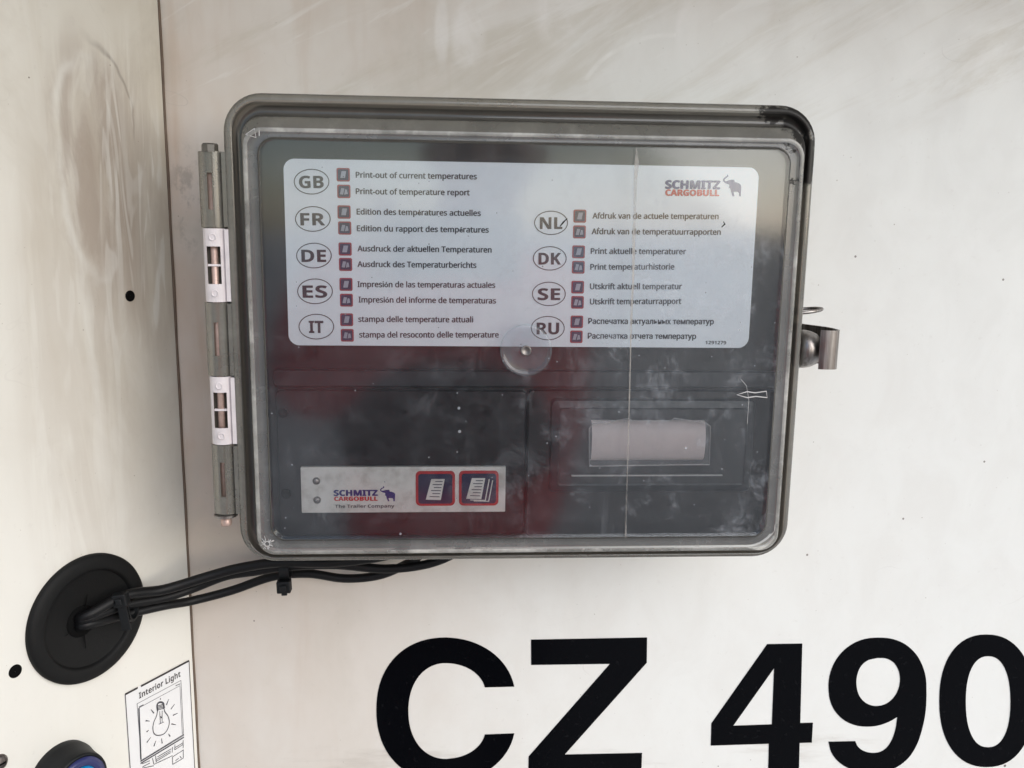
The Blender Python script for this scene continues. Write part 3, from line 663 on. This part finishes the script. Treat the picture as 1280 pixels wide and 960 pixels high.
# icons: one built, the rest copied
def icon_mb():
    pl = Plane((0, 0, 0), (1, 0, 0), (0, 0, 1)); k = MB(); s_ = .0037
    k.sheet(pl, rrect(-s_, s_, -s_, s_, .0009, 4), .0003, 0)
    k.sheet(pl, rrect(-s_*.80, s_*.80, -s_*.80, s_*.80, .0006, 4), .0005, 1)
    return pl, k
m_iconr = simple('icon_red', (.42, .06, .08), .45); m_iconn = simple('icon_navy', (.035, .04, .10), .45); m_iconp = simple('icon_page', (.42, .44, .52), .45)
pl0, k1 = icon_mb(); k1.sheet(pl0, [(-.0016, -.0018), (.0010, -.0018), (.0018, .0020), (-.0008, .0020)], .0007, 2)
i1 = k1.build('icon', [m_iconr, m_iconn, m_iconp], None)
pl0, k2 = icon_mb()
k2.sheet(pl0, [(-.0022, -.0016), (-.0004, -.0018), (.0004, .0016), (-.0014, .0018)], .0007, 2); k2.sheet(pl0, [(.0002, -.0018), (.0022, -.0014), (.0018, .0010), (.0008, .0012)], .0008, 2)
i2 = k2.build('icon', [m_iconr, m_iconn, m_iconp], None)
spots = [(Lf(*p), j % 2) for j, p in enumerate(((329, 142), (332, 219), (333, 314), (336, 388), (338, 485), (340, 556), (342, 648), (344, 721), (345, 811), (348, 883)))]
spots += [(Rt(*p), j % 2) for j, p in enumerate(((313, 333), (311, 406), (307, 498), (306, 569), (303, 661), (302, 731), (299, 821), (297, 890)))]
used = [False, False]
for (q, j) in spots:
    src = (i1, i2)[j]
    o = src if not used[j] else src.copy()
    if used[j]: COL.objects.link(o)
    used[j] = True; o.parent = label; o.matrix_parent_inverse = Matrix.Identity(4)
    o.location = LB.pw(*q, 0) - Vector((0, 0, 0))
bpy.context.view_layer.update()
lw = label.matrix_world.copy()
for o in label.children:
    if o.name.startswith('icon'): o.matrix_parent_inverse = lw.inverted()

# --- control strip with two keys
YS = YM-.0025; ST = zp(YS)
def Bq(x, y): return (340+x/4, 560+y/4)
srn = rect((375.5, 585), (632.5, 582.5), (631, 639), (377.5, 641.5), YS)
MB().loops([lp(srn, 0, YM, .0006), lp(srn, 0, YS, .0006)], smooth=False, cap0=True, cap1=True).build('key_strip', m_strip, box)
strip = bpy.data.objects['key_strip']
for (x, y) in ((222, 165), (226, 260)):
    MB().lathe(ST.pw(*Bq(x, y), 0), ST.n, [(.0023, 0), (.0021, .0007), (.0012, .0012), (.0001, .0013)], 24).build('rivet', m_steel, strip)
lg = MB(); hS = .0003
put_text(lg, ST, "SCHMITZ", Bq(310, 238), Bq(528, 237), 7.0, hS, True, .05, 0)
put_text(lg, ST, "CARGOBULL", Bq(312, 263), Bq(528, 262), 5.0, hS, True, .045, 1)
put_text(lg, ST, "The Trailer Company", Bq(316, 299), Bq(612, 297), 4.0, hS, True, 0, 2)
emblem(lg, ST, *Bq(540, 190), *Bq(616, 266), hS, 0)
lg.build('emblem', [m_navy, m_red, m_ink], strip)
m_keynavy = simple('key_navy', (.022, .024, .075), .45); m_keyred = simple('key_red', (.55, .03, .035), .45)
def key(x0, y0, x1, y1, pages):
    k = MB(); a = ST.px(*Bq(x0, y0)); b = ST.px(*Bq(x1, y1))
    rc = (a[0], b[0], b[1], a[1])
    k.loops([lp(rc, 0, YS, .0028), lp(rc, .0002, YS-.0008, .0027)], mi=0, smooth=False, cap1=True)
    k.sheet(ST, rrect(a[0]+.0016, b[0]-.0016, b[1]+.0016, a[1]-.0016, .0018, 6), .0010, 1)
    for j, (dx, dy) in enumerate(pages):
        hh = .0012+.0001*(len(pages)-j)
        q = [Bq(x0+dx+79, y0+dy+37), Bq(x0+dx+146, y0+dy+37), Bq(x0+dx+126, y0+dy+142), Bq(x0+dx+51, y0+dy+140)]
        if j > 0:
            k.ribbon(ST, px2(ST, q[1:]+[q[3]]), .0007, hh, 2); continue
        k.sheet(ST, px2(ST, q), hh, 2)
        for r_ in range(6):
            f = .12+r_*.145; L0 = (q[0][0]*(1-f)+q[3][0]*f, q[0][1]*(1-f)+q[3][1]*f); R0 = (q[1][0]*(1-f)+q[2][0]*f, q[1][1]*(1-f)+q[2][1]*f)
            m0 = .2 if r_ % 2 else .34
            k.ribbon(ST, px2(ST, [(L0[0]*(1-m0)+R0[0]*m0, L0[1]*(1-m0)+R0[1]*m0), (L0[0]*.12+R0[0]*.88, L0[1]*.12+R0[1]*.88)]), .0005, hh+.0001, 1)
    return k.build('key', [m_keyred, m_keynavy, m_strip], strip)
k1_ = key(718, 115, 915, 288, [(0, 0)]); k2_ = key(935, 113, 1132, 287, [(-15, -3), (5, 3), (22, 8)])
k1_['label'] = 'navy key with a single printed page'; k2_['label'] = 'navy key with a stack of printed pages'

# --- hinge on the left
def shell(x0, x1, z0, z1, slot, yb, r, name, mat, flange=None, th=.0012):
    """barrel-shaped hinge leaf, bowed towards the viewer, with a real slot cut through"""
    xs = sorted(set([x0+(x1-x0)*k/14 for k in range(15)]+[slot[0], slot[1]])); zs = [z0, slot[2], slot[3], z1]
    cx, hw = (x0+x1)/2, (x1-x0)/2
    def yy(x, in_): return yb-(r-in_)*math.sqrt(max(0, 1-((x-cx)/hw)**2*.96))
    mb = MB(); n = len(xs)
    keep = set()
    for i in range(n-1):
        for j in range(3):
            if not (j == 1 and xs[i] >= slot[0]-1e-9 and xs[i+1] <= slot[1]+1e-9): keep.add((i, j))
    vs = [Vector((x, yy(x, 0), z)) for z in zs for x in xs] + [Vector((x, yy(x, th), z)) for z in zs for x in xs]
    o = n*4; fs = []
    for i, j in keep:
        q = [j*n+i, j*n+i+1, (j+1)*n+i+1, (j+1)*n+i]; fs.append(q); fs.append([k+o for k in reversed(q)])
        for di, dj, e in ((-1, 0, (q[0], q[3])), (1, 0, (q[1], q[2])), (0, -1, (q[0], q[1])), (0, 1, (q[3], q[2]))):
            if (i+di, j+dj) not in keep: fs.append([e[0], e[1], e[1]+o, e[0]+o])
    mb.add(vs, fs, 0, False)
    if flange: mb.box((x1-.0006, yb-.0066, z0+.0004), (flange, yb-.0040, z1-.0004))
    ob = mb.build(name, mat, box)
    return ob
HY = -.0825; HP = zp(HY-.006)
def hx(px, py): return HP.px(px, py)[0]
hL_, hR_ = hx(254, 400), hx(286.5, 400)
hS0, hS1 = hx(267, 400), hx(273, 400)
def hz(py): return HP.px(268, py)[1]
fl_ = RO[0]+.0030
for (a, b, s0_, s1_) in ((189, 284.5, 216, 262), (378.5, 470, 403, 445), (556.5, 643, 578, 621)):
    shell(hL_, hR_, hz(b), hz(a), (hS0, hS1, hz(s1_), hz(s0_)), HY, .0068, 'hinge_knuckle', m_frame, fl_)
wl0, wl1 = hx(255.8, 400), hx(286.5, 400)
for (a, b, s0_, s1_) in ((285.5, 377.5, 308, 355), (471, 555.5, 490.5, 535)):
    shell(wl0, wl1, hz(b), hz(a), (hx(262, 400), hx(279.5, 400), hz(s1_), hz(s0_)), HY, .0075, 'hinge_clip', m_white, fl_+.0004)
    c = MB(); zc_ = (hz(s0_)+hz(s1_))/2
    c.box((hx(262.4, 400), HY-.0052, zc_-.0006), (hx(279, 400), HY-.0030, zc_+.0006)); c.build('clip_bridge', m_white, box)
    for pyd in (a+11, b-11):     # moulded dimples above and below the slot
        q = Vector(((wl0+wl1)/2, HY-.0077, hz(pyd)))
        MB().lathe(q, (0, -1, 0), [(.0021, -.0012), (.0021, .0002), (.0015, .0002), (.0013, -.0003), (.0001, -.0003)], 20).build('dimple', m_white, box)
hxc = (hS0+hS1)/2
pin = MB().tube([(hxc, HY-.003, hz(658)), (hxc, HY-.003, hz(184))], .0020, 16).build('hinge_pin', m_copper, box)
MB().lathe((hxc, HY-.003, hz(190)), (0, 0, 1), [(.0001, 0), (.0047, 0), (.0047, .0040), (.0040, .0048), (.0001, .0050)], 8, smooth=False).build('pin_head', m_tub, pin)
MB().lathe((hxc, HY-.003, hz(646.5)), (0, 0, 1), [(.0020, 0), (.0068, 0), (.0068, .0012), (.0020, .0014)], 32, smooth=False).build('washer', m_steel, pin)
MB().lathe((hxc, HY-.003, hz(658.5)), (0, 0, 1), [(.0001, 0), (.0030, 0), (.0032, .0010), (.0032, .0055), (.0001, .0055)], 24).build('pin_end', m_copper, pin)
bk = MB(); bk.box((hL_+.001, HY-.0003, hz(642)), (RO[0]+.004, HY+.0018, hz(190))); bk.build('hinge_plate', m_tub, box)

# --- catch on the right
ct = P(1003, 436, -.072)
MB().lathe((ct.x-.004, -.072, ct.z), (1, 0, 0), [(.0001, 0), (.0116, 0), (.0118, .005), (.0112, .0082), (.0097, .0118), (.0072, .0145), (.0050, .0152), (.0046, .0160), (.0046, .0185), (.0001, .0190)], 48).build('catch_knob', m_steel, box)
rg = P(1012, 389, -.060)
rgo = MB(); n_ = 40
for k in range(1): pass
tor = []
for k in range(n_):
    a = 2*math.pi*k/n_; c_ = Vector((rg.x-.004+.0120*math.cos(a), -.058+.009*math.sin(a), rg.z+.0015*math.cos(a)))
    tor.append(c_)
rgo.tube(tor+[tor[0]], .0011, 10, caps=False); rgo.build('wire_ring', m_steel, box)
# hooked strap: a sheet strip extruded in height, bent round from the back to the front
zt_, zb_ = P(1036, 413, -.086).z, P(1036, 461.5, -.086).z
xa = P(1024.5, 440, -.086).x; xb = P(1047.5, 440, -.083).x; xc = P(1000, 400, -.03).x
sec = [(xa, -.0855), (xa+.0028, -.0867), (xa+.006, -.0872), (xb-.0030, -.0865), (xb-.0010, -.0840), (xb, -.0795), (xb-.0002, -.0740), (xb-.0016, -.0670), (xb-.0050, -.0590), (xb-.010, -.0490), (xb-.0165, -.0390), (xc-.002, -.0230), (xc-.012, -.0170)]
sv = smooth([(a, b, 0) for a, b in sec], 5)
st_ = MB(); vs, fs = [], []; th = .0011; m = len(sv)
for i, p in enumerate(sv):
    t_ = (sv[min(i+1, m-1)]-sv[max(i-1, 0)]).normalized(); nn = Vector((-t_.y, t_.x, 0))*th/2
    for q in (p+nn, p-nn):
        for z in (zb_, zt_): vs.append((q.x, q.y, z))
for i in range(m-1):
    a = 4*i; b = a+4
    fs += [(a, a+1, b+1, b), (a+2, b+2, b+3, a+3), (a+1, a+3, b+3, b+1), (a, b, b+2, a+2)]
fs += [(0, 2, 3, 1), (4*(m-1), 4*(m-1)+1, 4*(m-1)+3, 4*(m-1)+2)]
st_.add(vs, fs, 0, False); st_.build('catch_strap', m_steel, box)

# ================================================================== out of view: ground, a block added for shade, mirrored person and phone
m_ground = simple('concrete', (.42, .41, .39), .85, var=.1, scale=6)
gd = MB().box((-220, -300, -1.35), (220, .5, -1.30)).build('ground', m_ground); gd['kind'] = 'structure'
m_blocker = simple('blocker_paint', (.62, .61, .58), .5, var=.05, scale=8)
blk = MB().box((-1.3, -.42, .31), (1.3, .0, 1.3)).build('shade_blocker', m_blocker, bevel=.02); blk['kind'] = 'structure'  # unseen block, added only to darken the top of the wall

def skin(name, verts, edges, radii, mat, parent, sub=2):
    me = bpy.data.meshes.new(name); me.from_pydata(verts, edges, []); o = bpy.data.objects.new(name, me); COL.objects.link(o)
    o.modifiers.new('s', 'SKIN'); me.materials.append(mat)
    me2 = o.data
    if not me2.skin_vertices: 
        bm = bmesh.new(); bm.from_mesh(me2); bm.verts.layers.skin.verify(); bm.to_mesh(me2); bm.free()
    for i, r in enumerate(radii):
        me2.skin_vertices[0].data[i].radius = r if isinstance(r, tuple) else (r, r)
    me2.skin_vertices[0].data[0].use_root = True
    sb = o.modifiers.new('u', 'SUBSURF'); sb.levels = sub; sb.render_levels = sub
    bpy.context.view_layer.update(); dg = bpy.context.evaluated_depsgraph_get()
    new = bpy.data.meshes.new_from_object(o.evaluated_get(dg)); new.name = name
    for p in new.polygons: p.use_smooth = True
    o.modifiers.clear(); o.data = new; o.parent = parent; o.matrix_parent_inverse = parent.matrix_world.inverted()
    return o
PX, PY = -.01, -.98
m_jacket = simple('red_jacket', (.90, .03, .035), .6, var=.12, scale=20, bump=.3)
m_skin = simple('skin', (.50, .30, .22), .5, var=.05, scale=60)
m_hair = simple('hair', (.03, .02, .015), .6)
m_trou = simple('dark_trousers', (.02, .022, .03), .8)
per = tag(empty('person', (PX, PY, -1.30)), 'person in a red jacket holding up a phone, seen mirrored in the box window', 'person')
# joints: pelvis, waist, chest, neck base, shoulders, elbows, wrists
jv = [(PX, PY, -.66), (PX, PY, -.40), (PX, PY+.01, -.18), (PX, PY, -.05), (PX-.19, PY, -.10), (PX-.20, PY+.12, -.24), (-.085, -.70, -.07), (PX+.16, PY-.02, -.11), (PX+.17, PY-.17, -.36), (PX+.14, PY-.14, -.56)]
je = [(0, 1), (1, 2), (2, 3), (2, 4), (4, 5), (5, 6), (2, 7), (7, 8), (8, 9)]
skin('jacket', jv, je, [(.20, .15), (.17, .12), (.17, .11), .075, .08, .070, .050, .08, .065, .045], m_jacket, per)
m_vest = simple('dark_vest', (.02, .022, .026), .8)
skin('vest', [(PX, PY+.01, -.41), (PX, PY+.02, -.30), (PX, PY+.02, -.17)], [(0, 1), (1, 2)], [(.195, .15), (.20, .15), (.16, .135)], m_vest, per)
hd = Vector((PX+.05, PY+.06, .10))
bd = skin('body', [(PX, PY, -.12), (PX+.02, PY+.01, -.02), (PX+.04, PY+.03, .04), tuple(hd), tuple(hd+Vector((0, 0, .06)))], [(0, 1), (1, 2), (2, 3), (3, 4)], [.07, .058, .062, (.082, .098), (.066, .08)], m_skin, per)
def hand(sx, off=Vector((0, 0, 0)), flip=1):
    wv = Vector((sx*.085, -.70, -.07)); pv_ = Vector((sx*.080, -.655, -.035))
    vs = [tuple(wv), tuple(pv_)]; es = [(0, 1)]; rs = [.026, (.034, .018)]
    for k in range(4):
        z = -.045+.022*k; ln = (.9, 1.0, .95, .8)[k]
        a = Vector((sx*.086, -.632, z)); b = Vector((sx*.082, -.622-.004, z+.004)); c = Vector((sx*(.082-.016*ln), -.6245, z+.008))
        i = len(vs); vs += [tuple(a), tuple(b), tuple(c)]; es += [(1, i), (i, i+1), (i+1, i+2)]; rs += [.010, .009, .008]
    i = len(vs); vs += [(sx*.062, -.650, -.045), (sx*.052, -.634, -.030)]; es += [(1, i), (i, i+1)]; rs += [.012, .010]
    if off.length:      # the free hand hangs beside the hip, fingers down
        vs = [(off.x+(v[2]+.07)*.9, off.y+(v[0]-.085)*.8, off.z-(v[1]+.70)*1.15) for v in vs]
    skin('hand', vs, es, rs, m_skin, per)
hand(-1); hand(1, Vector((PX+.13, PY-.13, -.57)))
hr = skin('hair', [tuple(hd+Vector((0, -.022, .06))), tuple(hd+Vector((0, -.03, -.01)))], [(0, 1)], [(.082, .095), (.085, .08)], m_hair, per)
for sx in (-1, 1):
    MB().lathe(hd+Vector((sx*.03, .092, .0)), (0, 1, 0), [(.012, -.004), (.010, .002), (.0001, .005)], 16).build('eye', m_dark, per)
    skin('ear', [tuple(hd+Vector((sx*.080, 0, .02))), tuple(hd+Vector((sx*.084, .002, -.015)))], [(0, 1)], [(.010, .018), (.009, .012)], m_skin, per)
skin('nose', [tuple(hd+Vector((0, .088, .012))), tuple(hd+Vector((0, .112, -.022)))], [(0, 1)], [.009, .014], m_skin, per)
skin('trousers', [(PX, PY, -.56), (PX-.09, PY, -.66), (PX-.10, PY+.02, -.92), (PX-.10, PY, -1.25), (PX+.09, PY, -.66), (PX+.10, PY+.02, -.92), (PX+.10, PY, -1.25)], [(0, 1), (1, 2), (2, 3), (0, 4), (4, 5), (5, 6)], [(.17, .12), .10, .075, .05, .10, .075, .05], m_trou, per)
for sx in (-1, 1):
    MB().box((PX+sx*.10-.048, PY-.08, -1.30), (PX+sx*.10+.048, PY+.18, -1.225)).build('shoe', m_dark, per, bevel=.03)
ph = tag(empty('phone', (0, -.612, 0)), 'dark phone held up by the person in red, mirrored faintly in the window', 'phone')
MB().box((-.074, -.6165, -.060), (.074, -.6085, .014)).build('case', m_button, ph, bevel=.003)
